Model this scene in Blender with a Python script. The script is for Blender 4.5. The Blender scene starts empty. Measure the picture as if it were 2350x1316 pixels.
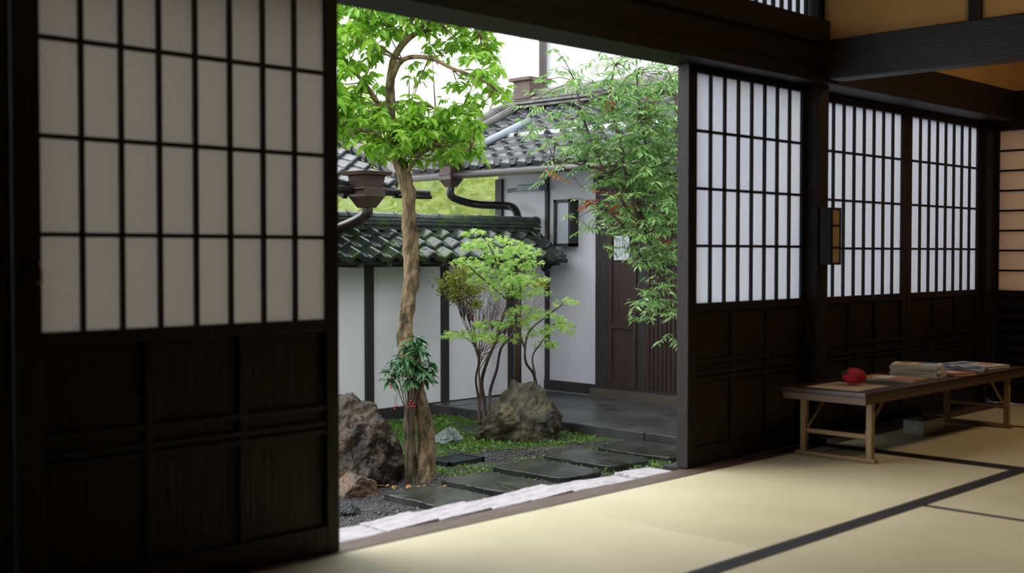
import bpy, bmesh, math, random
import numpy as np
from mathutils import Vector, Matrix, noise

random.seed(7); rng = np.random.default_rng(11)
scene = bpy.context.scene
COL = scene.collection
F = 2750.0; H = 0.93
CA, SA = math.cos(math.radians(44.5)), math.sin(math.radians(44.5))

def at(u, v, d):
    """world point for an image pixel column (u), row (v) and horizontal distance (d, metres)"""
    r = (u - 1175) / F * d
    return Vector((CA * d + SA * r, SA * d - CA * r, H - (v - 582) / F * d))

# ------------------------------------------------------------------ materials
def mat(name, col, rough=.6, col2=None, scale=8, stretch=(1, 1, 1), bump=0, bscale=None, metal=0, detail=4, ramp=(.35, .65), spec=.5, coat=0, bdist=.02):
    m = bpy.data.materials.new(name); m.use_nodes = True
    nt = m.node_tree; b = nt.nodes['Principled BSDF']
    b.inputs['Roughness'].default_value = rough; b.inputs['Metallic'].default_value = metal
    b.inputs['Specular IOR Level'].default_value = spec
    b.inputs['Coat Weight'].default_value = coat
    b.inputs['Base Color'].default_value = (*col, 1)
    tc = nt.nodes.new('ShaderNodeTexCoord'); mp = nt.nodes.new('ShaderNodeMapping')
    mp.inputs['Scale'].default_value = stretch
    nt.links.new(tc.outputs['Object'], mp.inputs['Vector'])
    n = nt.nodes.new('ShaderNodeTexNoise'); n.inputs['Scale'].default_value = scale; n.inputs['Detail'].default_value = detail
    nt.links.new(mp.outputs[0], n.inputs['Vector'])
    if col2:
        r = nt.nodes.new('ShaderNodeValToRGB')
        r.color_ramp.elements[0].position = ramp[0]; r.color_ramp.elements[1].position = ramp[1]
        r.color_ramp.elements[0].color = (*col, 1); r.color_ramp.elements[1].color = (*col2, 1)
        nt.links.new(n.outputs['Fac'], r.inputs['Fac']); nt.links.new(r.outputs[0], b.inputs['Base Color'])
    if bump:
        n2 = nt.nodes.new('ShaderNodeTexNoise'); n2.inputs['Scale'].default_value = bscale or scale * 2; n2.inputs['Detail'].default_value = 6
        nt.links.new(mp.outputs[0], n2.inputs['Vector'])
        bp = nt.nodes.new('ShaderNodeBump'); bp.inputs['Strength'].default_value = bump; bp.inputs['Distance'].default_value = bdist
        nt.links.new(n2.outputs['Fac'], bp.inputs['Height']); nt.links.new(bp.outputs[0], b.inputs['Normal'])
    return m

def leafmat(name, cols, trans=.45, rough=.35):
    m = bpy.data.materials.new(name); m.use_nodes = True
    nt = m.node_tree; b = nt.nodes['Principled BSDF']; out = nt.nodes['Material Output']
    b.inputs['Roughness'].default_value = rough
    g = nt.nodes.new('ShaderNodeNewGeometry'); r = nt.nodes.new('ShaderNodeValToRGB')
    cr = r.color_ramp
    while len(cr.elements) < len(cols): cr.elements.new(.5)
    for i, c in enumerate(cols):
        cr.elements[i].position = i / (len(cols) - 1); cr.elements[i].color = (*c, 1)
    nt.links.new(g.outputs['Random Per Island'], r.inputs['Fac'])
    t = nt.nodes.new('ShaderNodeBsdfTranslucent'); mx = nt.nodes.new('ShaderNodeMixShader'); mx.inputs[0].default_value = trans
    nt.links.new(r.outputs[0], b.inputs['Base Color']); nt.links.new(r.outputs[0], t.inputs['Color'])
    nt.links.new(b.outputs[0], mx.inputs[1]); nt.links.new(t.outputs[0], mx.inputs[2]); nt.links.new(mx.outputs[0], out.inputs['Surface'])
    return m

def papermat(name, col, trans=.7):
    m = bpy.data.materials.new(name); m.use_nodes = True
    nt = m.node_tree; out = nt.nodes['Material Output']; nt.nodes.remove(nt.nodes['Principled BSDF'])
    tc = nt.nodes.new('ShaderNodeTexCoord'); n = nt.nodes.new('ShaderNodeTexNoise'); n.inputs['Scale'].default_value = 60; n.inputs['Detail'].default_value = 8
    nt.links.new(tc.outputs['Object'], n.inputs['Vector'])
    r = nt.nodes.new('ShaderNodeValToRGB')
    r.color_ramp.elements[0].color = (*[c * .93 for c in col], 1); r.color_ramp.elements[1].color = (*col, 1)
    r.color_ramp.elements[0].position = .3; r.color_ramp.elements[1].position = .7
    nt.links.new(n.outputs['Fac'], r.inputs['Fac'])
    d = nt.nodes.new('ShaderNodeBsdfDiffuse'); t = nt.nodes.new('ShaderNodeBsdfTranslucent'); mx = nt.nodes.new('ShaderNodeMixShader'); mx.inputs[0].default_value = trans
    nt.links.new(r.outputs[0], d.inputs['Color']); nt.links.new(r.outputs[0], t.inputs['Color'])
    nt.links.new(d.outputs[0], mx.inputs[1]); nt.links.new(t.outputs[0], mx.inputs[2]); nt.links.new(mx.outputs[0], out.inputs['Surface'])
    return m

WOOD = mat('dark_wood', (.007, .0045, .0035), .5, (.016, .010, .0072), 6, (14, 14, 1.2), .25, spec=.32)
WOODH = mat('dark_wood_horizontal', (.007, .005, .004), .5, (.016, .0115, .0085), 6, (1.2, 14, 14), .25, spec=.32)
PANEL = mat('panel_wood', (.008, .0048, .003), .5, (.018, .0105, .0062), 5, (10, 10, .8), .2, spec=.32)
SILLW = mat('worn_sill_wood', (.06, .036, .024), .55, (.14, .09, .065), 6, (1, 18, 18), .3)
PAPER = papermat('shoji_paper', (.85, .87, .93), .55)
PAPERW = papermat('aged_shaded_shoji_paper', (.62, .585, .54), .42)  # aged tone; shade of the unbuilt eaves is mixed into its colour
PAPERB = papermat('beige_shoji_paper', (.80, .63, .49), .38)
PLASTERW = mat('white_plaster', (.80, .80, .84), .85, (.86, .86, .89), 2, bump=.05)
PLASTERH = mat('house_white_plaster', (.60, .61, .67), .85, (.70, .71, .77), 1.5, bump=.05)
OCHRE = mat('ochre_plaster', (.54, .32, .115), .9, (.62, .37, .135), 3, bump=.1, bscale=80)
TILE = mat('roof_tile', (.026, .030, .034), .25, (.08, .085, .09), 5, bump=.15, bscale=30)
TILEM = mat('mossy_roof_tile', (.035, .042, .042), .22, (.05, .085, .03), 6, bump=.3, bscale=25, ramp=(.45, .62))
RIDGE = mat('ridge_tile', (.09, .087, .08), .5, (.19, .18, .17), 6, bump=.3, bscale=20)
GUT = mat('brown_gutter', (.04, .022, .016), .4, (.07, .04, .028), 5)
GREYM = mat('grey_metal', (.22, .25, .29), .4, metal=.3)
DPOST = mat('charred_post', (.014, .012, .012), .6, (.032, .029, .028), 6, (12, 12, 1), .3)
HDOOR = mat('house_door_wood', (.026, .015, .012), .5, (.045, .025, .019), 5, (10, 10, 1), .2)
BARK = mat('bark', (.055, .043, .022), .8, (.33, .235, .125), 14, (1.3, 1.3, .55), 1, 26, ramp=(.34, .58), detail=8, bdist=.05, spec=.3)
TWIG = mat('twig', (.05, .035, .024), .7, (.11, .075, .045), 12, bump=.4)
ROCK = mat('wet_rock', (.012, .008, .005), .42, (.11, .065, .032), 6, bump=1, bscale=11, ramp=(.42, .72), spec=.4, detail=8, bdist=.05)
ROCKL = mat('lichen_rock', (.018, .015, .008), .45, (.13, .105, .055), 6, bump=1, bscale=12, ramp=(.42, .68), spec=.4, detail=8, bdist=.05)
ROCKG = mat('grey_green_rock', (.10, .12, .11), .35, (.24, .27, .25), 7, bump=.8, bscale=12)
SLAB = mat('wet_slab', (.014, .016, .014), .26, (.045, .048, .04), 5, bump=.5, bscale=9, spec=.45, detail=8)
PAVE = mat('paving', (.032, .032, .032), .33, (.075, .075, .077), 3, bump=.3, bscale=14, spec=.4)
IRON = mat('black_grate', (.01, .018, .022), .35)
BRASS = mat('brass', (.5, .32, .1), .3, metal=1)
LEG = mat('tan_leg', (.26, .165, .07), .4, (.32, .20, .085), 6, (10, 10, 1))
TTOP = mat('table_top', (.028, .014, .009), .3, (.05, .025, .016), 5, (1, 14, 14))
HERI = mat('tatami_border', (.008, .008, .009), .8, (.013, .012, .013), 60)
L_TREE = leafmat('tree_leaf', [(.13, .33, .025), (.27, .52, .04), (.42, .66, .09), (.19, .42, .05)], .5)
L_NAN = leafmat('nandina_leaf', [(.10, .28, .07), (.23, .43, .11), (.40, .60, .22), (.13, .31, .10)], .4)
L_RED = leafmat('red_leaf', [(.35, .04, .02), (.5, .12, .03), (.4, .03, .03)], .4)
L_MAP = leafmat('maple_leaf', [(.24, .46, .08), (.40, .61, .14), (.50, .70, .20)], .5)
L_OLI = leafmat('olive_leaf', [(.16, .20, .02), (.32, .33, .03), (.20, .26, .03)], .35)
L_ARD = leafmat('ardisia_leaf', [(.025, .10, .03), (.06, .17, .05), (.03, .12, .035)], .2, .25)
L_MOSS = leafmat('moss_leaf', [(.06, .15, .018), (.15, .29, .035), (.085, .20, .025)], .3)
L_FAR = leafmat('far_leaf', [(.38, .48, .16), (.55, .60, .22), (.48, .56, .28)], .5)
L_FALL = leafmat('fallen_leaf', [(.4, .2, .04), (.5, .3, .08), (.25, .10, .03)], .2)

def tatami_material():
    m = mat('tatami_straw', (.53, .47, .30), .65, (.62, .56, .375), 1.6)
    nt = m.node_tree; b = nt.nodes['Principled BSDF']; tc = [n for n in nt.nodes if n.type == 'TEX_COORD'][0]
    w = nt.nodes.new('ShaderNodeTexWave'); w.inputs['Scale'].default_value = 60; w.bands_direction = 'X'
    nt.links.new(tc.outputs['Object'], w.inputs['Vector'])
    bp = nt.nodes.new('ShaderNodeBump'); bp.inputs['Strength'].default_value = .15; bp.inputs['Distance'].default_value = .003
    nt.links.new(w.outputs['Fac'], bp.inputs['Height']); nt.links.new(bp.outputs[0], b.inputs['Normal'])
    return m
TATAMI = tatami_material()

# ------------------------------------------------------------------ builders
W = {}
def reg(o, world, parent=None, label=None, category=None, kind=None, group=None):
    W[o.name] = Vector(world)
    if parent is not None:
        o.parent = parent; o.location = Vector(world) - W[parent.name]
    else: o.location = world
    if label: o['label'] = label
    if category and parent is None: o['category'] = category
    if kind: o['kind'] = kind
    if group: o['group'] = group
    COL.objects.link(o)
    return o

def empty(name, loc, **k):
    o = bpy.data.objects.new(name, None); o.empty_display_size = .1
    return reg(o, loc, **k)

class MB:
    def __init__(s): s.v = []; s.f = []; s.m = []
    def add(s, vs, fs, mi=0):
        n = len(s.v); s.v += [tuple(p) for p in vs]; s.f += [tuple(i + n for i in f) for f in fs]; s.m += [mi] * len(fs)
        return s
    def box(s, x0, x1, y0, y1, z0, z1, mi=0):
        x0, x1 = min(x0, x1), max(x0, x1); y0, y1 = min(y0, y1), max(y0, y1)
        v = [(x0, y0, z0), (x1, y0, z0), (x1, y1, z0), (x0, y1, z0), (x0, y0, z1), (x1, y0, z1), (x1, y1, z1), (x0, y1, z1)]
        return s.add(v, [(0, 3, 2, 1), (4, 5, 6, 7), (0, 1, 5, 4), (1, 2, 6, 5), (2, 3, 7, 6), (3, 0, 4, 7)], mi)
    def tube(s, pts, rad, seg=10, sub=4, rough=0, mi=0, flat=1):
        pts = [Vector(p) for p in pts]
        if not hasattr(rad, '__len__'): rad = [rad] * len(pts)
        P = []; R = []
        for i in range(len(pts) - 1):
            a = pts[max(i - 1, 0)]; b = pts[i]; c = pts[i + 1]; d = pts[min(i + 2, len(pts) - 1)]
            for j in range(sub):
                t = j / sub
                P.append(.5 * ((2 * b) + (c - a) * t + (2 * a - 5 * b + 4 * c - d) * t * t + (3 * b - a - 3 * c + d) * t ** 3))
                R.append(rad[i] * (1 - t) + rad[i + 1] * t)
        P.append(pts[-1]); R.append(rad[-1])
        T = (P[1] - P[0]).normalized(); N = T.orthogonal().normalized()
        vs = []
        for i, p in enumerate(P):
            T2 = (P[min(i + 1, len(P) - 1)] - P[max(i - 1, 0)])
            if T2.length < 1e-9: T2 = T
            T2.normalize(); N = (N - T2 * N.dot(T2)).normalized(); B = T2.cross(N)
            for k in range(seg):
                a = 2 * math.pi * k / seg; q = math.cos(a) * N + math.sin(a) * B
                r = R[i]
                if rough: r *= 1 + rough * (noise.noise(p * 6 + q * 1.6) + .5 * noise.noise(p * 25 + q * 2))
                vs.append(p + q * r)
        fs = [(i * seg + k, i * seg + (k + 1) % seg, (i + 1) * seg + (k + 1) % seg, (i + 1) * seg + k) for i in range(len(P) - 1) for k in range(seg)]
        fs.append(tuple(range(seg))[::-1]); fs.append(tuple((len(P) - 1) * seg + k for k in range(seg)))
        return s.add(vs, fs, mi)
    def build(s, name, mats, parent=None, smooth=False, bevel=0, origin=None, **k):
        a = np.array(s.v)
        if origin is None:
            lo, hi = a.min(0), a.max(0); origin = ((lo[0] + hi[0]) / 2, (lo[1] + hi[1]) / 2, lo[2])
        a = a - np.array(origin)
        me = bpy.data.meshes.new(name); me.from_pydata(a.tolist(), [], s.f)
        if not isinstance(mats, (list, tuple)): mats = [mats]
        for m in mats: me.materials.append(m)
        me.polygons.foreach_set('material_index', s.m)
        if smooth: me.polygons.foreach_set('use_smooth', [True] * len(me.polygons))
        me.update()
        o = bpy.data.objects.new(name, me); reg(o, origin, parent, **k)
        if bevel:
            b = o.modifiers.new('bevel', 'BEVEL'); b.width = bevel; b.segments = 2; b.limit_method = 'ANGLE'
        return o

# leaf templates : (verts, faces), pointing +x, unit length
def leaf_tpl(w, droop=.15):
    v = [(0, 0, 0), (.18, w * .6, .03), (.18, -w * .6, .03), (.45, w, .02), (.45, 0, -.02), (.45, -w, .02), (.75, w * .65, -droop * .4), (.75, 0, -droop * .5), (.75, -w * .65, -droop * .4), (1, 0, -droop)]
    f = [(0, 4, 3, 1), (0, 2, 5, 4), (3, 4, 7, 6), (4, 5, 8, 7), (6, 7, 9), (7, 8, 9)]
    return np.array(v), f
def maple_tpl():
    v = [(0, 0, 0)]; tips = [(-125, .45), (-80, .75), (-40, .95), (0, 1.05), (40, .95), (80, .75), (125, .45)]
    for i, (a, r) in enumerate(tips):
        for da, rr in ((-20, .30), (-6, r * .6), (0, r), (6, r * .6)):
            t = math.radians(a + da); v.append((rr * math.cos(t), rr * math.sin(t), -.12 * rr * rr))
    t = math.radians(145); v.append((.3 * math.cos(t), .3 * math.sin(t), 0))
    f = []
    for i in range(7):
        b = 1 + i * 4; n = b + 4
        f += [(0, b, b + 1, b + 3), (b + 1, b + 2, b + 3), (0, b + 3, n)]
    return np.array(v), f
LT = leaf_tpl(.20, .3); LN = leaf_tpl(.13, .2); LA = leaf_tpl(.14, .3); LB = leaf_tpl(.32, .1); LM = maple_tpl()

def leafmesh(mb, pos, dirs, size, tpl, mi=0, roll=.6):
    V, Fc = tpl; k = len(V); n = len(pos)
    pos = np.array(pos, float); dirs = np.array(dirs, float); size = np.array(size, float) * np.ones(n)
    dirs /= np.linalg.norm(dirs, axis=1)[:, None] + 1e-9
    up = np.array([0, 0, 1.]) + rng.normal(0, roll, (n, 3))
    y = np.cross(up, dirs); y /= np.linalg.norm(y, axis=1)[:, None] + 1e-9
    z = np.cross(dirs, y)
    P = pos[:, None, :] + size[:, None, None] * (V[None, :, 0:1] * dirs[:, None, :] + V[None, :, 1:2] * y[:, None, :] + V[None, :, 2:3] * z[:, None, :])
    b = len(mb.v); mb.v += [tuple(p) for p in P.reshape(-1, 3).tolist()]
    for i in range(n):
        o = b + i * k
        mb.f += [tuple(o + q for q in f) for f in Fc]
    mb.m += [mi] * (n * len(Fc))

def rdir(n=1, zb=0.):
    d = rng.normal(0, 1, (n, 3)); d[:, 2] = d[:, 2] * .6 + zb
    return d / np.linalg.norm(d, axis=1)[:, None]

# ------------------------------------------------------------------ room shell
ST = dict(kind='structure')
def wallbox(name, x0, x1, y0, y1, z0, z1, m, label, bevel=0):
    return MB().box(x0, x1, y0, y1, z0, z1).build(name, m, bevel=bevel, label=label, category='wall' if 'wall' in name else name.split('_')[0], kind='structure')
wallbox('floor', -2.5, 7.6, -3, 2.96, -.16, -.055, WOODH, 'dark timber subfloor beneath the tatami mats')
wallbox('ceiling', -2.5, 7.6, -3.0, 3.2, 2.75, 2.82, WOODH, 'dark board ceiling of the tatami room')
wallbox('wall_south', -2.5, 7.6, -3.1, -3.0, -.16, 2.82, PANEL, 'dark timber wall behind the tatami room')
wallbox('wall_west', -2.6, -2.5, -3.1, 3.2, -.16, 2.82, PANEL, 'dark timber side wall of the tatami room')
mb = MB().box(-2.5, 1.262, 3.0, 3.12, -.16, 2.75)
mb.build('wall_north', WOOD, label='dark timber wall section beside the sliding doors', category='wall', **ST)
mb = MB().box(-2.5, 7.45, 2.955, 3.17, 1.745, 1.80).box(-2.5, 7.45, 2.975, 3.17, 1.80, 1.93)
mb.build('trim_1', WOODH, bevel=.004, label='dark grooved timber lintel over the sliding doors', category='lintel', **ST)
MB().box(-2.5, 5.15, 2.935, 3.17, 1.93, 2.035).build('trim_2', WOODH, bevel=.004, label='dark horizontal tie beam above the lintel', category='beam', **ST)
mb = MB().box(1.26, 5.15, 3.0, 3.12, 2.66, 2.75)
mb.build('trim_3', WOODH, label='dark top plate above the transom', category='beam', **ST)
# transom window
tw = MB().box(1.26, 5.15, 3.03, 3.07, 2.036, 2.05).box(1.26, 5.15, 3.03, 3.07, 2.63, 2.659).build('window_1', WOODH, label='latticed paper transom window above the door lintel', category='window', **ST)
MB().box(1.26, 5.15, 3.064, 3.067, 2.045, 2.635).build('paper_screen', PAPER, tw)
mb = MB(); x = 1.30
while x < 5.14:
    mb.box(x, x + .012, 3.045, 3.062, 2.05, 2.63); x += .072
mb.build('lattice', WOOD, tw)
MB().box(5.26, 7.45, 3.02, 3.14, 1.93, 2.75).build('wall_northeast', OCHRE, label='ochre plaster wall above the window lintel', category='wall', **ST)
# partition between the rooms (tie beam with plaster above)
MB().box(5.15, 5.27, -3, 2.99, 1.76, 1.95).build('trim_4', mat('beam_wood', (.009, .008, .008), .45, (.020, .018, .017), 6, (14, 1.2, 14), .25), bevel=.006, label='heavy dark lintel beam dividing the two rooms', category='beam', **ST)
MB().box(5.19, 5.23, -3, 2.99, 1.95, 2.75).build('wall_partition', OCHRE, label='ochre plaster wall above the dividing beam', category='wall', **ST)
MB().box(5.165, 5.255, 2.22, 2.275, 1.95, 2.75).build('trim_5', WOOD, label='slim dark stud in the ochre plaster', category='stud', **ST)
MB().box(5.172, 5.248, -2.9, 2.2, 2.12, 2.145).build('trim_6', WOODH, label='thin dark rail across the ochre plaster', category='rail', **ST)
MB().box(5.155, 5.255, 3.0, 3.12, -.16, 2.75).build('trim_7', WOOD, bevel=.006, label='dark square timber post between two rooms', category='post', **ST)
MB().box(7.34, 7.448, 3.10, 3.17, -.16, 1.745).build('trim_8', WOOD, bevel=.003, label='dark corner post of the far room', category='post', **ST)
# sill
MB().box(1.262, 7.45, 2.972, 3.06, -.10, .0).build('trim_9', SILLW, bevel=.004, label='worn brown timber door sill with sliding track', category='sill', **ST)
MB().box(1.262, 7.45, 3.063, 3.10, -.10, -.004).build('trim_13', SILLW, bevel=.004, label='outer strip of the worn brown sill', category='sill', **ST)
MB().box(4.20, 7.45, 3.10, 3.20, -.10, -.001).build('trim_10', WOODH, label='outer track of the timber sill', category='sill', **ST)
MB().box(-2.5, 7.6, 2.98, 3.2, -.62, -.101).build('trim_11', WOODH, label='dark foundation plank below the sill', category='foundation', **ST)
MB().box(5.155, 5.225, -3, 2.955, -.055, .001).build('trim_12', WOODH, label='dark floor strip between the two rooms', category='threshold', **ST)
# east wall
mb = MB().box(7.45, 7.57, -3, 3.2, 1.71, 1.93).box(7.45, 7.57, -3, 2.0, -.16, 1.71).box(7.45, 7.57, 3.097, 3.2, -.16, 1.71)
mb.build('wall_east', WOODH, label='dark timber wall framing the end screens', category='wall', **ST)
MB().box(7.47, 7.55, -3, 3.14, 1.93, 2.75).build('wall_east_upper', OCHRE, label='ochre plaster wall above the end screens', category='wall', **ST)

# ------------------------------------------------------------------ sliding doors
def door(name, x0, x1, y, z1, p, nc, nr, npan, paper, label, axis='X', thick=.03, frontrows=None, stileback=0):
    px0, px1, pz0, pz1 = p
    def bx(mb, a0, a1, d0, d1, z0, z1_):
        if axis == 'X': mb.box(a0, a1, y + d0, y + d1, z0, z1_)
        else: mb.box(y + d0, y + d1, a0, a1, z0, z1_)
    m = MB()
    bx(m, x0, px0, 0, thick + stileback, .001, z1); bx(m, px1, x1, 0, thick, .001, z1)
    bx(m, px0, px1, 0, thick, pz1, z1); bx(m, px0, px1, 0, thick, pz0 - .035, pz0); bx(m, px0, px1, 0, thick, .001, .085)
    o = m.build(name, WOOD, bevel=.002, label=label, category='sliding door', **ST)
    m = MB(); bx(m, px0, px1, .014, .016, pz0, pz1); m.build('paper_screen', paper, o)
    m = MB()
    for i in range(1, nc):
        a = px0 + (px1 - px0) * i / nc; bx(m, a - .0062, a + .0062, .0, .0135, pz0, pz1)
    for i in range(1, nr):
        a = pz0 + (pz1 - pz0) * i / nr; bx(m, px0, px1, .0005, .0132, a - .0062, a + .0062)
    m.build('lattice', WOOD, o)
    m = MB(); bx(m, px0, px1, .016, .024, .085, pz0 - .035)
    for i in range(1, npan):
        a = px0 + (px1 - px0) * i / npan; bx(m, a - .012, a + .012, .004, .016, .085, pz0 - .035)
    for z in (.455, .405, .380):
        bx(m, px0, px1, .003, .0155, z - .007, z + .007)
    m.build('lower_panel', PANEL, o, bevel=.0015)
    return o
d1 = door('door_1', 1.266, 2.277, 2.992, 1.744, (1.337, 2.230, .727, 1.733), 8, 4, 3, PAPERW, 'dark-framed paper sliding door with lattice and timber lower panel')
mb = MB(); hx, hy, hz = 1.318, 2.975, .875
mb.tube([(hx, hy + .018, hz + .03), (hx, hy - .004, hz + .03), (hx, hy - .01, hz + .015), (hx, hy - .008, hz - .02)], [.007, .007, .007, .010], 10)
mb.build('handle', BRASS, d1, smooth=True, label='small brass pull')
d2 = door('door_2', 4.20, 5.154, 3.066, 1.744, (4.261, 5.121, .713, 1.711), 8, 4, 3, PAPER, 'open paper sliding door with dark lattice beside the garden', stileback=.03)
d3 = door('door_3', 5.27, 6.345, 3.135, 1.744, (5.44, 6.295, .707, 1.702), 8, 4, 3, PAPER, 'paper sliding window door with dark lattice behind the low table')
d4 = door('door_4', 6.35, 7.338, 3.135, 1.744, (6.41, 7.285, .707, 1.702), 8, 4, 3, PAPER, 'paper sliding window door with dark lattice near the corner')
d5 = door('door_5', 2.02, 3.095, 7.452, 1.709, (2.08, 3.075, .70, 1.69), 1, 8, 1, PAPERB, 'warm beige paper screen with thin horizontal bars', axis='Y')
mb = MB()
for i in range(8): mb.box(7.444, 7.454, 2.08, 3.075, .12 + i * .068, .15 + i * .068)
mb.build('slatted_panel', PANEL, d5)

# ------------------------------------------------------------------ tatami
def tatami(x0, x1, y0, y1, borders, label):
    o = MB().box(x0 + .002, x1 - .002, y0 + .002, y1 - .002, -.054, 0).build('tatami_mat', TATAMI, label=label, category='tatami mat', group='tatami mats on the floor', bevel=.003)
    b = .034
    def cb(*a): MB().box(*a).build('cloth_border', HERI, o)
    if 'n' in borders: cb(x0 + .002, x1 - .002, y1 - b, y1 - .001, -.05, .002)
    if 's' in borders: cb(x0 + .002, x1 - .002, y0 + .001, y0 + b, -.05, .002)
    if 'w' in borders: cb(x0 + .001, x0 + b * .6, y0 + .002, y1 - .002, -.05, .0022)
    if 'e' in borders: cb(x1 - b * .6, x1 - .001, y0 + .002, y1 - .002, -.05, .0022)
A = 'straw tatami mat with black cloth edge'
tatami(-.4, 1.41, 2.03, 2.968, 's', A + ' along the door sill')
tatami(1.41, 3.23, 2.03, 2.968, 's', A + ' along the door sill')
tatami(3.23, 5.152, 2.03, 2.968, 's', A + ' near the opening')
tatami(2.37, 4.19, 1.11, 2.03, 'ns', A + ' in the main room')
tatami(.55, 2.37, 1.11, 2.03, 'ns', A + ' in the main room')
tatami(-1.27, .55, 1.11, 2.03, 'ns', A + ' in the main room')
tatami(4.19, 5.152, .21, 2.03, 'nwe', A + ' beside the threshold')
tatami(2.37, 4.19, .19, 1.11, 'ns', A + ' in the main room')
tatami(.55, 2.37, .19, 1.11, 'ns', A + ' in the main room')
tatami(5.228, 6.47, 1.13, 2.968, 'we', A + ' beneath the low table')
tatami(6.47, 7.44, 1.13, 2.968, 'we', A + ' in the corner')

# ------------------------------------------------------------------ pale edging boards outside sill
WB = mat('weathered_board', (.26, .235, .245), .5, (.56, .52, .55), 6, (2, 12, 10), .6, 9, ramp=(.3, .55))
x = 1.9; i = 0
while x < 4.17:
    w = random.uniform(.19, .27); x1 = min(x + w, 4.19)
    if 4.19 - x1 < .1: x1 = 4.19
    m = MB(); n = 10; vs = []; y1 = 3.262 + random.uniform(-.014, .016)
    sk = random.uniform(-.012, .012)
    top = [(x + .006, 3.103)] + [(x1 - .006, 3.103)] + [(x1 - .006 - (x1 - x - .012) * k / n, y1 + random.uniform(-.006, .006)) for k in range(n + 1)]
    k = len(top); z1 = -.004 + random.uniform(-.005, .003)
    m.add([(a, b, z1 + sk * (a - x) / w) for a, b in top] + [(a, b, -.06) for a, b in top], [tuple(range(k)), tuple(range(k, 2 * k))[::-1]] + [(q, k + q, k + (q + 1) % k, (q + 1) % k) for q in range(k)])
    m.build('edging_board', WB, bevel=.003, label='pale weathered board end outside the door sill', category='board', group='pale board ends along the sill')
    x = x1
MB().box(1.9, 4.19, 3.205, 3.25, -.60, -.061).build('trim_14', WOODH, label='dark bearer carrying the weathered boards', category='bearer', kind='structure')

# ------------------------------------------------------------------ low table
TX0, TX1, TY0, TY1 = 4.76, 6.53, 2.53, 2.95
tb = empty('low_table', (5.63, 2.74, .002), label='long low folding table with dark top and tan legs', category='table')
MB().box(TX0, TX1, TY0, TY1, .300, .322).build('table_top', TTOP, tb, bevel=.004)
MB().box(TX0 + .004, TX1 - .004, TY0 + .006, TY0 + .02, .27, .300).box(TX0 + .004, TX1 - .004, TY1 - .02, TY1 - .006, .27, .30).box(TX0 + .006, TX0 + .02, TY0 + .02, TY1 - .02, .27, .3).box(TX1 - .02, TX1 - .006, TY0 + .02, TY1 - .02, .27, .3).build('apron', mat('apron_wood', (.10, .055, .024), .4), tb)
for lx, sg in ((4.885, 1), (6.375, -1)):
    m = MB()
    for ly in (2.575, 2.905):
        m.box(lx - .014, lx + .014, ly - .014, ly + .014, .02, .30)
    m.box(lx - .016, lx + .016, 2.545, 2.945, .0025, .02)
    m.box(lx - .009, lx + .009, 2.58, 2.90, .105, .125)
    m.build('leg_frame', LEG, tb, bevel=.002)
    for ly in (2.595, 2.885):
        MB().tube([(lx, ly, .13), (lx + sg * .20, ly, .295)], .007, 8, 1).build('folding_brace', LEG, tb)

def booklet(x, y, z, w, d, h, rot, covers, label, group=None):
    """pages block + cover"""
    o = empty('booklet', (x, y, z), label=label, category='booklet', group=group)
    def rb(m, a, b, z0, z1, mi=0, ox=0, oy=0):
        c, s = math.cos(rot), math.sin(rot)
        P = [(-a, -b), (a, -b), (a, b), (-a, b)]
        v = [(x + (p + ox) * c - (q + oy) * s, y + (p + ox) * s + (q + oy) * c, zz) for zz in (z0, z1) for p, q in P]
        m.add(v, [(0, 3, 2, 1), (4, 5, 6, 7), (0, 1, 5, 4), (1, 2, 6, 5), (2, 3, 7, 6), (3, 0, 4, 7)], mi)
    m = MB(); rb(m, w / 2 - .002, d / 2 - .002, z + .001, z + h - .001); m.build('pages', CREAM, o)
    m = MB(); rb(m, w / 2, d / 2, z + h - .001, z + h); rb(m, w / 2, d / 2, z, z + .001)
    for (ox, oy, a, b, mi) in covers[1]:
        rb(m, a * w / 2, b * d / 2, z + h, z + h + .0006, mi, ox * w / 2, oy * d / 2)
    m.build('cover', covers[0], o)
    return o
CREAM = mat('cream_paper', (.55, .46, .31), .8, (.62, .54, .38), 20)
cY = mat('yellow_print', (.75, .55, .15), .5); cW = mat('white_print', (.75, .75, .72), .5); cB = mat('blue_print', (.08, .2, .5), .5); cR = mat('red_print', (.6, .12, .08), .5); cG = mat('green_print', (.4, .5, .3), .5); cT = mat('tan_print', (.45, .26, .12), .5); cLB = mat('pale_blue_print', (.45, .55, .7), .5)
z = .3235
for k in range(6):
    booklet(5.63 + random.uniform(-.006, .006), 2.72 + random.uniform(-.008, .008), z, .16, .23, .0095, .25 + random.uniform(-.12, .12), ([cW, cY, cB, cR], [(-.3, .3, .6, .5, 1), (.4, -.4, .4, .4, 2), (.3, .5, .4, .2, 3)]), 'cream-paged booklet with yellow and white cover in a stack', 'stack of booklets on the low table')
    z += .0102
booklet(5.82, 2.64, .3235, .15, .2, .012, -.3, ([cR, cW, cY], [(0, 0, .5, .5, 1), (.2, .5, .4, .2, 2)]), 'red and white pamphlet lying beside the booklet stack')
booklet(6.06, 2.72, .3235, .21, .28, .012, .3, ([cLB, cB, cW], [(0, .4, .8, .3, 1), (-.2, -.4, .5, .3, 2)]), 'pale blue pamphlet lying flat near the table end')
booklet(6.32, 2.72, .3235, .2, .27, .014, -.15, ([cW, cB, cR], [(0, .5, .8, .2, 1), (.3, -.3, .3, .3, 2)]), 'white pamphlet with blue print at the table end')
booklet(6.07, 2.70, .3365, .2, .15, .008, .9, ([cB, cW, cY], [(0, 0, .6, .6, 1), (-.3, .4, .3, .3, 2)]), 'blue pamphlet fanned on top of another')
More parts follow.
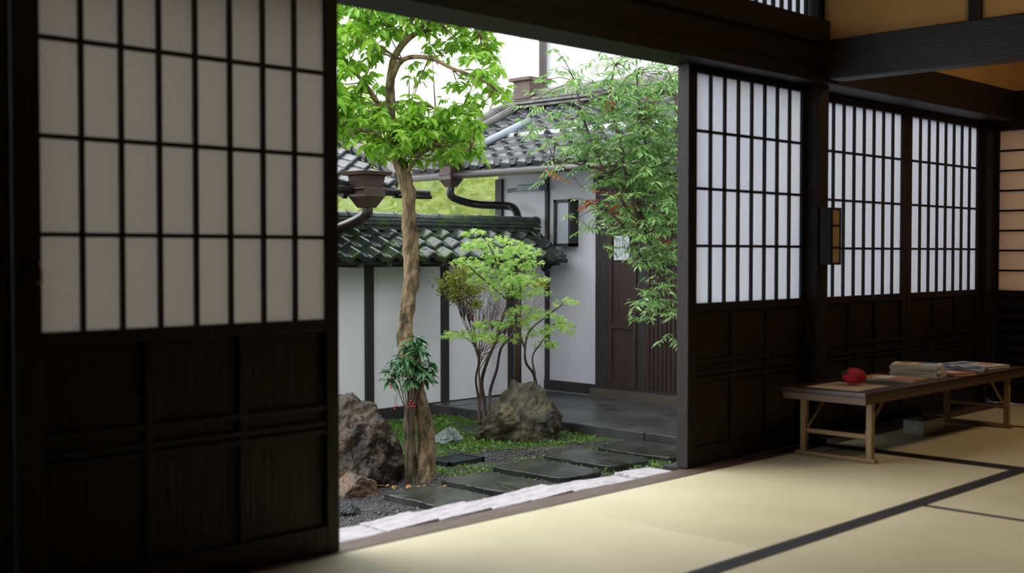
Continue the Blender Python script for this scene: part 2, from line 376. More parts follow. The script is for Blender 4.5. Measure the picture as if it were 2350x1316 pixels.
booklet(5.38, 2.72, .3235, .2, .27, .010, .1, ([cT, cW, cR], [(0, .3, .7, .3, 1), (0, -.5, .5, .2, 2)]), 'thin brown printed leaflet on the low table')
# cream sheet
m = MB(); m.box(4.82, 5.11, 2.60, 2.86, .3225, .3235); m.build('paper_sheet', mat('cream_sheet', (.5, .36, .22), .7, (.56, .42, .27), 10), label='cream sheet of paper under the red cloth ornament', category='paper')
# red cloth ornament
m = MB(); rc = Vector((5.03, 2.735, .3245)); n1, n2 = 16, 28
vs = []
for i in range(n1 + 1):
    th = math.pi * i / n1
    for j in range(n2):
        ph = 2 * math.pi * j / n2
        r = 1 + .09 * math.cos(5 * ph) * math.sin(th) ** .7 + .05 * math.sin(2 * ph)
        vs.append(rc + Vector((.056 * r * math.sin(th) * math.cos(ph), .054 * r * math.sin(th) * math.sin(ph), .039 * (1 - math.cos(th) * (1 - .3 * math.exp(-(th * 2.2) ** 2))))))
fs = [(i * n2 + j, i * n2 + (j + 1) % n2, (i + 1) * n2 + (j + 1) % n2, (i + 1) * n2 + j) for i in range(n1) for j in range(n2)]
m.add(vs, fs); rp = m.build('cloth_ornament', mat('red_cloth', (.45, .012, .02), .8, (.32, .008, .014), 15, bump=.3), smooth=True, label='small plump red cloth ornament on the paper sheet', category='ornament')
m = MB(); ang = np.linspace(0, 2 * math.pi, 7)[:-1]
leafmesh(m, [rc + Vector((-.022, .022, .070))] * 6, [(math.cos(a), math.sin(a), -.35) for a in ang], .05, LB, roll=.1)
m.build('calyx', mat('dark_green_cloth', (.02, .04, .03), .7), rp)
# tissue box under the table
tbx = MB().box(5.79, 6.03, 2.76, 2.87, .0025, .075).build('tissue_box', mat('grey_card', (.50, .50, .50), .6), label='grey tissue box on the floor beneath the table', category='tissue box', bevel=.002)
m = MB(); a = np.linspace(0, 2 * math.pi, 13)[:-1]
for k in range(6):
    t = k * math.pi / 3; m.add([(5.7885, 2.80 + .010 * math.cos(t) + .006 * math.cos(q), .040 + .010 * math.sin(t) + .006 * math.sin(q)) for q in a], [tuple(range(12))])
m.box(5.7885, 5.789, 2.82, 2.855, .030, .033).box(5.7885, 5.789, 2.82, 2.85, .022, .025)
m.build('flower_mark', cW, tbx, kind='stuff')
m = MB()
for k in range(5):
    q = k * .5; m.add([(5.87, 2.80 + .0 * k, .074), (5.95, 2.80, .074), (5.97 - .01 * k, 2.80 + .03 * math.cos(q * 2), .118), (5.86 + .01 * k, 2.83 - .03 * math.sin(q * 2), .113)], [(0, 1, 2, 3)])
m.build('tissue', mat('tissue_dark', (.12, .12, .13), .8), tbx, kind='stuff')

# wall lantern on the post
lx0, lx1, ly0, ly1, lz0, lz1 = 5.16, 5.245, 2.925, 2.999, .875, 1.15
ln = empty('wall_lantern', ((lx0 + lx1) / 2, 2.96, lz0), label='small box lantern with amber panels fixed to the post', category='lantern')
m = MB()
for a in (lx0, lx1 - .008):
    for b in (ly0, ly1 - .008): m.box(a, a + .008, b, b + .008, lz0, lz1)
m.box(lx0, lx1, ly0, ly1, lz0, lz0 + .01).box(lx0, lx1, ly0, ly1, lz1 - .01, lz1).box(lx0 + .008, lx1 - .008, ly0, ly0 + .004, 1.06, 1.068)
m.box(lx0 + .008, lx1 - .008, ly0, ly0 + .004, .955, .963)
m.box(lx0, lx0 + .005, ly0 + .003, ly1, lz0 + .008, lz1 - .008)
m.build('lantern_frame', WOOD, ln)
MB().box(lx0 + .006, lx1 - .006, ly0 + .005, ly1 - .003, lz0 + .01, lz1 - .01).build('lantern_shade', mat('amber_panel', (.34, .22, .12), .4, (.45, .31, .18), 4), ln)

# ================================================================== GARDEN
GZ = -.57
def heightfield():
    m = MB(); n = 90; x0, x1, y0, y1 = -2, 14, 3.2, 16
    vs = [(x0 + (x1 - x0) * i / n, y0 + (y1 - y0) * j / n, GZ + .018 * noise.noise(Vector((i * .5, j * .5, 0)))) for i in range(n + 1) for j in range(n + 1)]
    fs = [(i * (n + 1) + j, (i + 1) * (n + 1) + j, (i + 1) * (n + 1) + j + 1, i * (n + 1) + j + 1) for i in range(n) for j in range(n)]
    m.add(vs, fs)
    g = mat('gravel_soil', (.010, .010, .009), .5, (.06, .058, .053), 70, bump=1, bscale=60, ramp=(.4, .7))
    nt = g.node_tree; b = nt.nodes['Principled BSDF']; tc = [q for q in nt.nodes if q.type == 'TEX_COORD'][0]
    n1 = nt.nodes.new('ShaderNodeTexNoise'); n1.inputs['Scale'].default_value = 1.6; n1.inputs['Detail'].default_value = 8
    nt.links.new(tc.outputs['Object'], n1.inputs['Vector'])
    sx = nt.nodes.new('ShaderNodeSeparateXYZ'); nt.links.new(tc.outputs['Object'], sx.inputs[0])
    mr = nt.nodes.new('ShaderNodeMapRange'); mr.inputs['From Min'].default_value = 5.6 - 9.6; mr.inputs['From Max'].default_value = 6.4 - 9.6
    mr.inputs['To Min'].default_value = -.2; mr.inputs['To Max'].default_value = .08
    nt.links.new(sx.outputs['Y'], mr.inputs['Value'])
    ad = nt.nodes.new('ShaderNodeMath'); nt.links.new(n1.outputs['Fac'], ad.inputs[0]); nt.links.new(mr.outputs[0], ad.inputs[1])
    rp = nt.nodes.new('ShaderNodeValToRGB'); rp.color_ramp.elements[0].position = .52; rp.color_ramp.elements[1].position = .62
    nt.links.new(ad.outputs[0], rp.inputs['Fac'])
    mx = nt.nodes.new('ShaderNodeMix'); mx.data_type = 'RGBA'
    old = b.inputs['Base Color'].links[0].from_socket
    nt.links.new(rp.outputs[0], mx.inputs[0]); nt.links.new(old, mx.inputs[6]); mx.inputs[7].default_value = (.05, .09, .014, 1)
    nt.links.new(mx.outputs[2], b.inputs['Base Color'])
    m.build('ground', g, smooth=True, origin=(6, 9.6, GZ), label='dark wet gravel and mossy soil of the garden', category='ground', kind='structure')
heightfield()
# pebbles
m = MB(); ico = bmesh.new(); bmesh.ops.create_icosphere(ico, subdivisions=1, radius=1); IV = np.array([v.co[:] for v in ico.verts]); IF = [tuple(v.index for v in f.verts) for f in ico.faces]; ico.free()
SL = [(4.62, 5.04, 5.10, 5.66), (5.16, 5.58, 5.14, 5.74), (5.73, 6.18, 5.18, 5.84), (6.30, 6.75, 5.24, 5.92), (6.86, 7.36, 5.15, 5.90)]
for k in range(9000):
    X = random.uniform(3.3, 7.3); Y = random.uniform(3.9, 6.6)
    if any(x0 < X < x1 and y0 < Y < y1 for (x0, x1, y0, y1) in SL): continue
    r = random.uniform(.005, .013); s = np.array([random.uniform(.7, 1.3), random.uniform(.7, 1.3), random.uniform(.4, .7)]) * r
    m.add((IV * s + np.array([X, Y, GZ + .018 * noise.noise(Vector(((X + 2) / 16 * 45, (Y - 3.2) / 12.8 * 45, 0))) + r * .2])).tolist(), IF)
m.build('gravel', mat('gravel', (.015, .015, .015), .4, (.12, .116, .11), 25), smooth=True, label='loose dark wet gravel around the stepping stones', category='gravel', kind='stuff')

# stepping slabs
for (x0, x1, y0, y1) in SL:
    m = MB(); pts = []
    cx, cy = (x0 + x1) / 2, (y0 + y1) / 2; ph = random.uniform(0, 6)
    for k in range(40):
        t = 2 * math.pi * k / 40; c, s = math.cos(t), math.sin(t)
        q = 1 / max(abs(c), abs(s)); q = min(q, 1.31) * (1 + .025 * math.sin(3 * t + ph))
        pts.append((cx + (x1 - x0) / 2 * c * q + random.uniform(-.006, .006), cy + (y1 - y0) / 2 * s * q + random.uniform(-.006, .006)))
    k = len(pts)
    m.add([(a, b, GZ + .04 + random.uniform(-.002, .002)) for a, b in pts] + [(a, b, GZ - .03) for a, b in pts] + [(cx, cy, GZ + .041)], [(q, (q + 1) % k, 2 * k) for q in range(k)] + [(q, k + q, k + (q + 1) % k, (q + 1) % k) for q in range(k)])
    m.build('stepping_stone', SLAB, bevel=.006, label='flat dark wet rectangular stepping stone set in gravel', category='stepping stone', group='stepping stones across the garden')

# paving before the house door
m = MB(); y = 3.6
while y < 8.2:
    for x0 in (7.43, 8.22):
        m.box(x0, x0 + .78, y, y + .74, GZ - .05, GZ + .09 + random.uniform(-.003, .003))
    y += .75
m.build('paving', PAVE, bevel=.008, label='dark wet stone paving before the house door', category='paving', kind='structure')

# rocks
def rock(name, c, s, seed, m_, label, flat=.5, rot=0):
    bm = bmesh.new(); bmesh.ops.create_icosphere(bm, subdivisions=6, radius=1)
    rnd = random.Random(seed); planes = [(Vector((rnd.uniform(-1, 1), rnd.uniform(-1, 1), rnd.uniform(-.2, 1))).normalized(), rnd.uniform(.62, .88)) for _ in range(11)]
    for v in bm.verts:
        p = v.co.copy()
        for n_, d_ in planes:
            q = p.dot(n_)
            if q > d_: p -= n_ * (q - d_) * .9
        p *= 1 + .14 * noise.noise(p * 1.7 + Vector((seed, 0, 0))) + .09 * noise.noise(p * 5 + Vector((seed, 3, 0))) + .04 * noise.noise(p * 13) + .015 * noise.noise(p * 30)
        v.co = p
    R = Matrix.Rotation(rot, 3, 'Z')
    vs = [R @ Vector((v.co.x * s[0], v.co.y * s[1], v.co.z * s[2])) + Vector(c) for v in bm.verts]
    mb = MB().add(vs, [tuple(v.index for v in f.verts) for f in bm.faces]); bm.free()
    return mb.build(name, m_, smooth=True, label=label, category='rock')
c = at(822, 1100, 8.0); rock('garden_rock', (c.x, c.y, GZ + .12), (.38, .33, .44), 3, ROCK, 'large angular wet brown boulder beside the tree trunk', rot=.8)
c = at(815, 1112, 7.42); rock('garden_rock', (c.x, c.y, GZ + .03), (.16, .12, .12), 9, mat('ochre_rock', (.04, .024, .014), .4, (.20, .11, .05), 6, bump=.8), 'small rusty brown wet rock at the boulder foot')
c = at(1185, 1000, 9.7); rock('garden_rock', (c.x, c.y, GZ + .10), (.33, .36, .37), 14, ROCKL, 'rounded brown lichen-spotted boulder below the maple', rot=.3)
c = at(1025, 1005, 9.4); rock('garden_rock', (c.x, c.y, GZ + .03), (.13, .10, .10), 21, ROCKG, 'small grey-green rock near the tree base')
c = at(1280, 985, 10.1); rock('garden_rock', (c.x, c.y, GZ + .01), (.10, .09, .07), 25, ROCKG, 'small grey-green rock beside the boulder')
c = at(800, 1196, 6.85); rock('garden_rock', (c.x, c.y, GZ + .01), (.07, .05, .045), 31, IRON, 'small smooth black stone on the gravel')
# drain grate
c = at(1045, 1064, 8.55)
m = MB(); gx, gy = c.x, c.y
m.box(gx - .17, gx + .17, gy - .12, gy - .10, GZ, GZ + .035).box(gx - .17, gx + .17, gy + .10, gy + .12, GZ, GZ + .035).box(gx - .17, gx - .15, gy - .12, gy + .12, GZ, GZ + .035).box(gx + .15, gx + .17, gy - .12, gy + .12, GZ, GZ + .035)
for k in range(12): m.box(gx - .145 + k * .0245, gx - .133 + k * .0245, gy - .10, gy + .10, GZ, GZ + .032)
m.build('drain_grate', IRON, label='black slotted drain grate set in gravel', category='drain grate')

# ------------------------------------------------------------------ roof tile surface
def roof(mb, o, along, up, L, S, tw=.21, course=.17, amp=.022, step=.022, mi=0, flip=1):
    o = Vector(o); along = Vector(along).normalized(); up = Vector(up).normalized(); nrm = along.cross(up).normalized()
    if nrm.z < 0: nrm = -nrm
    seg = 10; n = int(L / tw * seg); nc = int(round(S / course))
    def prof(u):
        u = (u * flip) % 1
        return amp * (math.cos(2 * math.pi * u) + .45 * math.cos(4 * math.pi * u + .6))
    for j in range(nc):
        vs = []
        jit = [random.uniform(-.004, .004) for _ in range(n // seg + 2)]
        for r_, (s_, hgt) in enumerate([(0, -.02), (0, step + .008), (.012, step + .016), (course * 1.12, 0)]):
            for i in range(n + 1):
                a = i / seg * tw
                vs.append(o + along * a + up * (j * course + s_ + jit[i // seg]) + nrm * (prof(i / seg) + hgt))
        fs = []
        for r_ in range(3):
            for i in range(n): fs.append((r_ * (n + 1) + i, r_ * (n + 1) + i + 1, (r_ + 1) * (n + 1) + i + 1, (r_ + 1) * (n + 1) + i))
        mb.add(vs, fs, mi)

# ------------------------------------------------------------------ garden wall
GY = 8.40
gw = empty('garden_wall', (6.5, GY, GZ), label='white plastered garden wall with dark posts and mossy tiled roof', category='garden wall')
MB().box(2.5, 9.0, GY, GY + .14, GZ - .03, 1.0).build('plaster', PLASTERW, gw)
for px in (4.86, 5.79, 6.72, 7.63, 8.53):
    MB().box(px - .045, px + .045, GY - .025, GY + .01, GZ - .02, .88).build('post', DPOST, gw, bevel=.003)
MB().box(2.5, 9.0, GY - .03, GY + .005, GZ - .02, GZ + .10).build('base_rail', DPOST, gw)
m = MB(); m.box(2.5, 8.98, GY - .36, GY - .30, .835, .875).box(2.5, 8.98, GY - .06, GY + .2, .86, .93)
x = 2.6
while x < 8.9: m.box(x, x + .05, GY - .38, GY, .81, .85); x += .31
m.build('eave_boards', DPOST, gw, kind='stuff')
m = MB(); roof(m, (2.5, GY - .42, .885), (1, 0, 0), (0, .80, .52), 6.4, .50, .21, .165)
roof(m, (2.5, GY + .56, .885), (1, 0, 0), (0, -.80, .52), 6.4, .50, .21, .165)
m.build('tiled_roof', TILEM, gw, smooth=False)
m = MB(); m.box(2.5, 8.9, GY - .06, GY + .20, 1.14, 1.18).box(2.5, 8.9, GY - .075, GY + .215, 1.185, 1.21).box(2.5, 8.9, GY - .05, GY + .19, 1.215, 1.24)
x = 2.5
while x < 8.8:
    m.tube([(x, GY + .07, 1.25), (x + .25, GY + .07, 1.25)], .055, 12, 1); m.tube([(x + .24, GY + .07, 1.25), (x + .27, GY + .07, 1.25)], .062, 12, 1); x += .27
m.build('ridge', TILEM, gw, bevel=.003)

# ------------------------------------------------------------------ main house
HX = 9.05
hs = empty('house', (HX, 6.5, GZ), label='white plastered house with dark timber frame and tiled roof', category='house')
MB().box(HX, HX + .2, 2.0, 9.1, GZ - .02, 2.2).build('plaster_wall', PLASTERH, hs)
for y0, y1 in ((9.02, 9.12), (8.395, 8.35), (7.54, 7.71), (7.08, 7.18), (6.60, 6.72), (5.0, 5.12), (3.4, 3.52)):
    MB().box(HX - .03, HX + .01, y0, y1, GZ + .11, 1.72).build('post', DPOST, hs, bevel=.003)
MB().box(HX - .035, HX + .005, 2.0, 8.40, GZ + .10, GZ + .20).build('base_rail', DPOST, hs)
MB().box(HX - .10, HX - .005, 5.0, 7.72, GZ + .09, GZ + .17).build('door_step', mat('step_wood', (.07, .055, .045), .5, (.11, .09, .07), 5, (10, 1, 10)), hs)
dr = MB().box(HX - .025, HX - .005, 7.18, 7.54, GZ + .20, 1.55).build('door', HDOOR, hs)
m = MB()
for y in (7.19, 7.49): m.box(HX - .04, HX - .025, y, y + .045, GZ + .20, 1.55)
for zz in (GZ + .2, .2, .9, 1.47): m.box(HX - .038, HX - .025, 7.2, 7.53, zz, zz + .06)
m.build('door_frame', HDOOR, dr)
m = MB(); m.box(HX - .03, HX - .006, 6.72, 7.08, GZ + .2, 1.55)
for k in range(7): m.box(HX - .04, HX - .03, 6.73 + k * .05, 6.745 + k * .05, GZ + .2, 1.55)
m.build('slatted_screen', HDOOR, hs)
m = MB(); m.box(HX - .03, HX - .006, 5.12, 6.60, GZ + .2, 1.55); m.build('side_panel', HDOOR, hs)
MB().box(HX - .05, HX + .01, 2.0, 7.72, 1.55, 1.68).build('lintel', DPOST, hs)
# roof : eave along Y at x=8.33
EX, EZ = 8.33, 1.80; RS = 1.80
m = MB(); up = Vector((.905, 0, .425)).normalized()
roof(m, (EX, 2.0, EZ), (0, 1, 0), up, 7.75, RS, .22, .20, flip=-1)
y = 2.0
while y < 9.7:
    m.tube([(EX - .02, y, EZ + .035), (EX + .02, y, EZ + .04)], .045, 12, 1); y += .22
m.build('tiled_roof', TILE, hs)
tx = up.x * RS; tz = up.z * RS
MB().add([(EX + .02, 2, EZ - .05), (EX + .02, 9.72, EZ - .05), (EX + tx, 9.72, EZ + tz - .06), (EX + tx, 2, EZ + tz - .06), (EX + .02, 2, EZ - .02), (EX + .02, 9.72, EZ - .02), (EX + tx, 9.72, EZ + tz - .03), (EX + tx, 2, EZ + tz - .03)], [(0, 1, 2, 3), (4, 7, 6, 5), (0, 4, 5, 1), (1, 5, 6, 2), (3, 2, 6, 7), (0, 3, 7, 4)]).build('soffit', DPOST, hs)
m = MB(); y = 2.1
while y < 9.7:
    m.tube([(EX + .05, y, EZ - .085), (EX + .8, y, EZ + .265)], .03, 4, 1); y += .36
m.build('rafters', DPOST, hs, kind='stuff')
# verge (side edge ridge) and top ridge
m = MB(); e0 = Vector((EX - .02, 9.78, EZ + .09)); k = 0
while k < 8:
    a = e0 + up * (k * .215); m.tube([a, a + up * .205], [.062, .058], 12, 1); m.tube([a + up * .19, a + up * .222], .068, 12, 1); k += 1
a = e0 + Vector((0, -.19, -.01)); m.tube([a, a + up * 1.75], .045, 10, 1)
m.build('verge_tiles', RIDGE, hs)
m = MB()
rx = EX + tx; rz = EZ + tz + .02
for q, (w, h0) in enumerate([(.13, 0), (.15, .04), (.13, .08)]): m.box(rx - w, rx + w, 2.0, 9.80, rz + h0, rz + h0 + .03)
m.tube([(rx, 2.0, rz + .15), (rx, 9.86, rz + .15)], .065, 14, 1)
m.build('ridge', RIDGE, hs, bevel=.004)
m = MB(); m.box(rx - .15, rx + .15, 9.36, 9.62, rz + .10, rz + .30).box(rx - .19, rx + .19, 9.33, 9.66, rz + .30, rz + .34)
m.build('ridge_end_box', mat('rust_brown', (.07, .04, .035), .5, (.11, .06, .05), 8), hs, bevel=.005)
# gutter of house
m = MB(); g0 = (EX - .06)
m.tube([(g0, 2.0, EZ - .055), (g0, 9.82, EZ - .085)], .038, 12, 1)
m.build('gutter', mat('dark_gutter', (.025, .02, .018), .3), hs, smooth=True)
def hopper(parent, c, s=1):
    x, y, z = c; m = MB()
    def fr(z0, z1, a, b):
        vs = [(x + q * a, y + r * a, z0) for q, r in ((-1, -1), (1, -1), (1, 1), (-1, 1))] + [(x + q * b, y + r * b, z1) for q, r in ((-1, -1), (1, -1), (1, 1), (-1, 1))]
        m.add(vs, [(0, 3, 2, 1), (4, 5, 6, 7), (0, 1, 5, 4), (1, 2, 6, 5), (2, 3, 7, 6), (3, 0, 4, 7)])
    fr(z, z + .03 * s, .13 * s, .14 * s); fr(z - .10 * s, z, .085 * s, .10 * s); fr(z - .16 * s, z - .10 * s, .10 * s, .10 * s); fr(z - .24 * s, z - .16 * s, .05 * s, .095 * s)
    m.box(x - .115 * s, x + .115 * s, y - .10 * s, y + .10 * s, z - .105 * s, z - .092 * s)
    return m.build('rain_hopper', GUT, parent, bevel=.004)
hp = at(1035, 382, 12.25); hopper(hs, (hp.x, hp.y, hp.z), .9)
m = MB(); b = hp + Vector((0, 0, -.2))
m.tube([b, b + Vector((0, 0, -.10)), at(1060, 462, 12.35), at(1100, 470, 12.45), at(1168, 474, 12.5), at(1184, 486, 12.4), at(1192, 505, 12.3), at(1222, 535, 12.1), at(1255, 562, 12.05), at(1263, 585, 12.0), at(1262, 605, 12.0), at(1248, 618, 12.05)], .042, 12, 4)
m.build('downpipe', mat('black_pipe', (.02, .018, .018), .25), hs, smooth=True)
q = at(1188, 600, 11.55)
m = MB(); m.tube([(q.x, q.y, GZ - .02), (q.x, q.y, .84)], .037, 12, 2); m.build('downpipe', mat('brown_pipe', (.06, .036, .03), .3), hs, smooth=True)
# grey pipe lying down the edge of the roof
m = MB(); m.tube([at(1215, 278, 12.9), at(1120, 325, 12.6), at(1050, 355, 12.3), at(1035, 372, 12.25)], .038, 12, 3)
m.build('overflow_pipe', mat('grey_pipe', (.28, .33, .38), .35), hs, smooth=True)
# framed wall lantern on house
lm = empty('wall_lantern', (HX - .08, 8.07, 1.01), label='black-framed box lantern with white panel on the house wall', category='lantern')
m = MB(); y0, y1, z0, z1 = 7.96, 8.19, 1.0, 1.47
m.box(HX - .12, HX, y0, y0 + .03, z0, z1).box(HX - .12, HX, y1 - .03, y1, z0, z1).box(HX - .12, HX, y0, y1, z0, z0 + .03).box(HX - .12, HX, y0, y1, z1 - .03, z1)
m.build('lantern_frame', DPOST, lm)
MB().box(HX - .10, HX - .02, y0 + .03, y1 - .03, z0 + .03, z1 - .03).build('lantern_shade', mat('milk_glass', (.42, .44, .50), .3), lm)
# grey outdoor lamp under the eave
a = at(1220, 432, 12.35)
ol = MB().box(a.x - .06, a.x + .06, a.y - .16, a.y + .16, a.z - .03, a.z + .035).build('outdoor_lamp', GREYM, label='grey metal lamp fixed beneath the house eave', category='lamp', bevel=.008)
m = MB(); m.tube([a, Vector((HX, a.y, a.z + .02))], .015, 8, 1); m.tube([a + Vector((0, .1, 0)), a + Vector((0, .34, -.02))], .022, 8, 1); m.build('lamp_arm', GREYM, ol)
# paper notice on door
a = MB().box(HX - .046, HX - .0405, 7.27, 7.46, .865, 1.10).build('paper_notice', mat('notice_paper', (.62, .66, .72), .7), label='small white paper notice on the dark house door', category='notice')
m = MB()
for cidx, yy in enumerate((7.42, 7.385, 7.35, 7.32)):
    zz = 1.07 - (cidx % 2) * .02
    while zz > .90 + (cidx % 3) * .03:
        m.box(HX - .0475, HX - .046, yy - .006, yy + .006, zz - .003, zz); m.box(HX - .0475, HX - .046, yy - .0015, yy + .0015, zz - .012, zz + .003); zz -= .024
m.build('writing', mat('ink', (.08, .09, .12), .8), a, kind='stuff')

# upper storey building behind
us = empty('upper_storey', (11.2, 6, 2.0), label='white upper storey wall rising behind the tiled roof', category='building')
MB().box(10.75, 11.0, 1.5, 10.02, GZ, 6.5).build('plaster_wall', mat('bright_plaster', (.80, .81, .84), .9, (.86, .87, .89), 2), us)
wn = MB().box(10.70, 10.748, 6.2, 7.6, 3.1, 4.15).build('window', mat('window_dark', (.16, .18, .2), .3), us)
m = MB()
for k in range(9): m.box(10.66, 10.70, 6.2 + k * .17, 6.24 + k * .17, 3.1, 4.15)
m.box(10.64, 10.70, 6.15, 7.65, 3.05, 3.1); m.build('window_bars', GREYM, wn)
m = MB(); m.tube([(10.68, 9.97, 2.4), (10.68, 9.97, 6.5)], .05, 12, 1); m.build('downpipe', mat('grey_brown_pipe', (.14, .12, .12), .4), us, smooth=True)
c = at(1185, 300, 22)
fb = empty('distant_building', (c.x, c.y, GZ), label='pale white building beyond the garden', category='building')
MB().box(c.x - .9, c.x + 2, c.y - .3, c.y + .5, GZ, 5.2).build('plaster_wall', mat('pale_plaster', (.82, .84, .87), .9), fb)
m = MB(); c2 = at(1196, 300, 20.9); m.tube([(c2.x, c2.y, GZ), (c2.x, c2.y, 4.8)], .03, 8, 1); m.build('downpipe', mat('pale_pipe', (.45, .48, .52), .5), fb)

# ------------------------------------------------------------------ left roof corner
lh = empty('gate_roof', (5.4, 8.4, GZ), label='low tiled roof corner with brown gutter beside the tree', category='roof')
upl = Vector((0, .91, .40)).normalized()
m = MB(); roof(m, (3.0, 7.86, 1.50), (1, 0, 0), upl, 3.62, 1.3, .21, .18)
m.build('tiled_roof', TILE, lh)
m = MB(); e0 = Vector((6.62, 7.84, 1.60))
for k in range(6):
    a = e0 + upl * (k * .215); m.tube([a, a + upl * .205], [.060, .056], 12, 1); m.tube([a + upl * .0, a + upl * .03], .068, 12, 1)
m.build('verge_tiles', RIDGE, lh)
m = MB(); m.add([(3, 7.9, 1.43), (6.68, 7.9, 1.43), (6.68, 9.05, 1.93), (3, 9.05, 1.93), (3, 7.9, 1.47), (6.68, 7.9, 1.47), (6.68, 9.05, 1.98), (3, 9.05, 1.98)], [(0, 3, 2, 1), (4, 5, 6, 7), (0, 1, 5, 4), (1, 2, 6, 5), (2, 3, 7, 6), (0, 4, 7, 3)])
x = 3.1
while x < 6.6: m.tube([(x, 7.88, 1.40), (x, 8.6, 1.70)], .03, 4, 1); x += .33
m.build('soffit', DPOST, lh, kind='stuff')
m = MB(); m.tube([(3.0, 7.80, 1.46), (6.90, 7.80, 1.445)], .035, 12, 1); m.box(6.55, 6.92, 7.77, 7.86, 1.40, 1.43)
m.build('gutter', mat('dark_gutter2', (.02, .016, .015), .3), lh, smooth=True)
hp = at(842, 404, 9.85); hopper(lh, tuple(hp), 1.1)
m = MB(); b = hp + Vector((0, 0, -.25)); m.tube([b, b + Vector((0, 0, -.06)), at(822, 505, 9.95), at(790, 520, 10.1), at(740, 540, 10.3), at(690, 560, 10.6)], .045, 12, 4); m.build('downpipe', mat('dark_brown_pipe', (.025, .017, .014), .35), lh, smooth=True)
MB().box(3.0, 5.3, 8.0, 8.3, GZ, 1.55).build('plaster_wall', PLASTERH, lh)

# ------------------------------------------------------------------ distant hillside greenery
m = MB(); pos = []
for k in range(5200):
    u = random.uniform(640, 1230); d = random.uniform(14.5, 20)
    top = 215 + max(0, (u - 800)) * .42 if u < 1100 else 345
    v = random.uniform(top, 520)
    pos.append(at(u, v + random.uniform(-12, 12), d))
leafmesh(m, pos, rdir(len(pos), .3), rng.uniform(.10, .22, len(pos)), LB, roll=1)
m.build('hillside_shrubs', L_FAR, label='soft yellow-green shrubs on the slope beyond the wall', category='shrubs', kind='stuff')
m = MB(); g = 24; vs = []
for i in range(g + 1):
    for j in range(g + 1):
        u = 500 + 800 * i / g; d = 14.5 + 8 * j / g
        p = at(u, 582, d); topz = H + (582 - (290 + max(0, u - 800) * .42)) / F * d
        p.z = GZ + (topz - GZ) * min(1, (j / g) * 1.6) + .15 * noise.noise(p * .7); vs.append(p)
m.add(vs, [(i * (g + 1) + j, (i + 1) * (g + 1) + j, (i + 1) * (g + 1) + j + 1, i * (g + 1) + j + 1) for i in range(g) for j in range(g)])
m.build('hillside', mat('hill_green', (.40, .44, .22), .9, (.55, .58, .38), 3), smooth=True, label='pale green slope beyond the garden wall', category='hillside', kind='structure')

# ------------------------------------------------------------------ main tree
D = 7.87
base = at(968, 1108, D)
tree = empty('garden_tree', (base.x, base.y, GZ), label='tall leafy tree with twisted tan trunk among rocks', category='tree')
def tp(L, d=D): return [at(u, v, d + (q[0] if q else 0)) for u, v, *q in L]
m = MB()
m.tube(tp([(966, 1120), (970, 1085), (978, 1030), (972, 970), (956, 900), (940, 840), (932, 790), (930, 740), (939, 680), (945, 620), (943, 560), (939, 500), (938, 450), (928, 405), (912, 360), (900, 300), (896, 240), (897, 190), (905, 140), (925, 105), (955, 80), (990, 72)]),
       [.084, .070, .054, .055, .052, .048, .054, .044, .047, .053, .048, .045, .048, .044, .044, .034, .030, .027, .024, .022, .018, .010], 32, 8, .30)
m.build('trunk', BARK, tree, smooth=True)
m = MB()
m.tube(tp([(945, 1118, -.05), (942, 1050, -.06), (938, 985, -.07), (943, 930, -.08), (962, 880, -.07), (960, 840, -.04), (945, 805, -.01)]), [.050, .038, .036, .036, .036, .034, .022], 20, 8, .25)
m.build('twisted_stem', mat('mossy_bark', (.03, .028, .016), .8, (.20, .15, .08), 14, (1.3, 1.3, .55), 1, 26, ramp=(.36, .6), detail=8, bdist=.05, spec=.3), tree, smooth=True)
m = MB(); BR = [
    ([(900, 300), (870, 240, .1), (835, 190, .2), (800, 150, .25), (760, 120, .3)], .022),
    ([(897, 190), (925, 140, -.1), (985, 135, -.2), (1040, 160, -.25), (1095, 180, -.3), (1135, 205, -.3)], .020),
    ([(925, 105), (900, 60, .1), (860, 20, .2), (820, -30, .2)], .018),
    ([(955, 80), (1000, 40, -.2), (1050, 30, -.3), (1100, 80, -.3)], .014),
    ([(912, 360), (880, 325, -.1), (840, 300, -.2), (795, 285, -.3), (740, 250, -.3)], .020),
    ([(905, 330), (950, 300, .1), (1010, 300, .2), (1070, 330, .2)], .018),
    ([(930, 405), (960, 360, -.1), (1010, 335, -.2), (1080, 345, -.25)], .014),
    ([(896, 240), (940, 235, .2), (1000, 250, .3), (1050, 265, .3)], .014),
    ([(925, 105), (960, 20, .1), (1000, -60, .2)], .016)]
for L, r in BR:
    m.tube(tp(L), [r * (1 - .75 * i / (len(L) - 1)) for i in range(len(L))], 8, 4, .15)
CL = [(800, 30, 70), (870, 40, 62), (950, 35, 60), (1030, 60, 58), (1085, 95, 48), (1105, 150, 42), (1010, 115, 40), (820, 110, 56), (850, 110, 34), (1130, 205, 36), (1065, 195, 34), (815, 175, 36),
      (800, 245, 48), (850, 250, 46), (930, 255, 42), (990, 255, 44), (1040, 275, 42), (860, 300, 48), (930, 310, 52), (1000, 310, 48), (1060, 325, 42), (1088, 352, 30), (815, 290, 40), (960, 345, 38), (895, 345, 40), (1020, 345, 36), (975, 285, 42), (1085, 290, 30), (910, 280, 38),
      (900, -40, 80), (1000, -20, 65), (700, 60, 110), (720, 190, 90), (800, -60, 80), (1080, 20, 45), (740, 280, 60), (960, 165, 26), (1090, 240, 26), (780, 90, 46), (840, 30, 50), (905, 60, 40), (990, 10, 52), (845, 205, 30), (1110, 100, 34), (1040, 20, 48), (1120, 175, 34)]
TIPS = []
for L, r in BR: TIPS += tp(L)[1:]
tw = m; lm_ = MB()
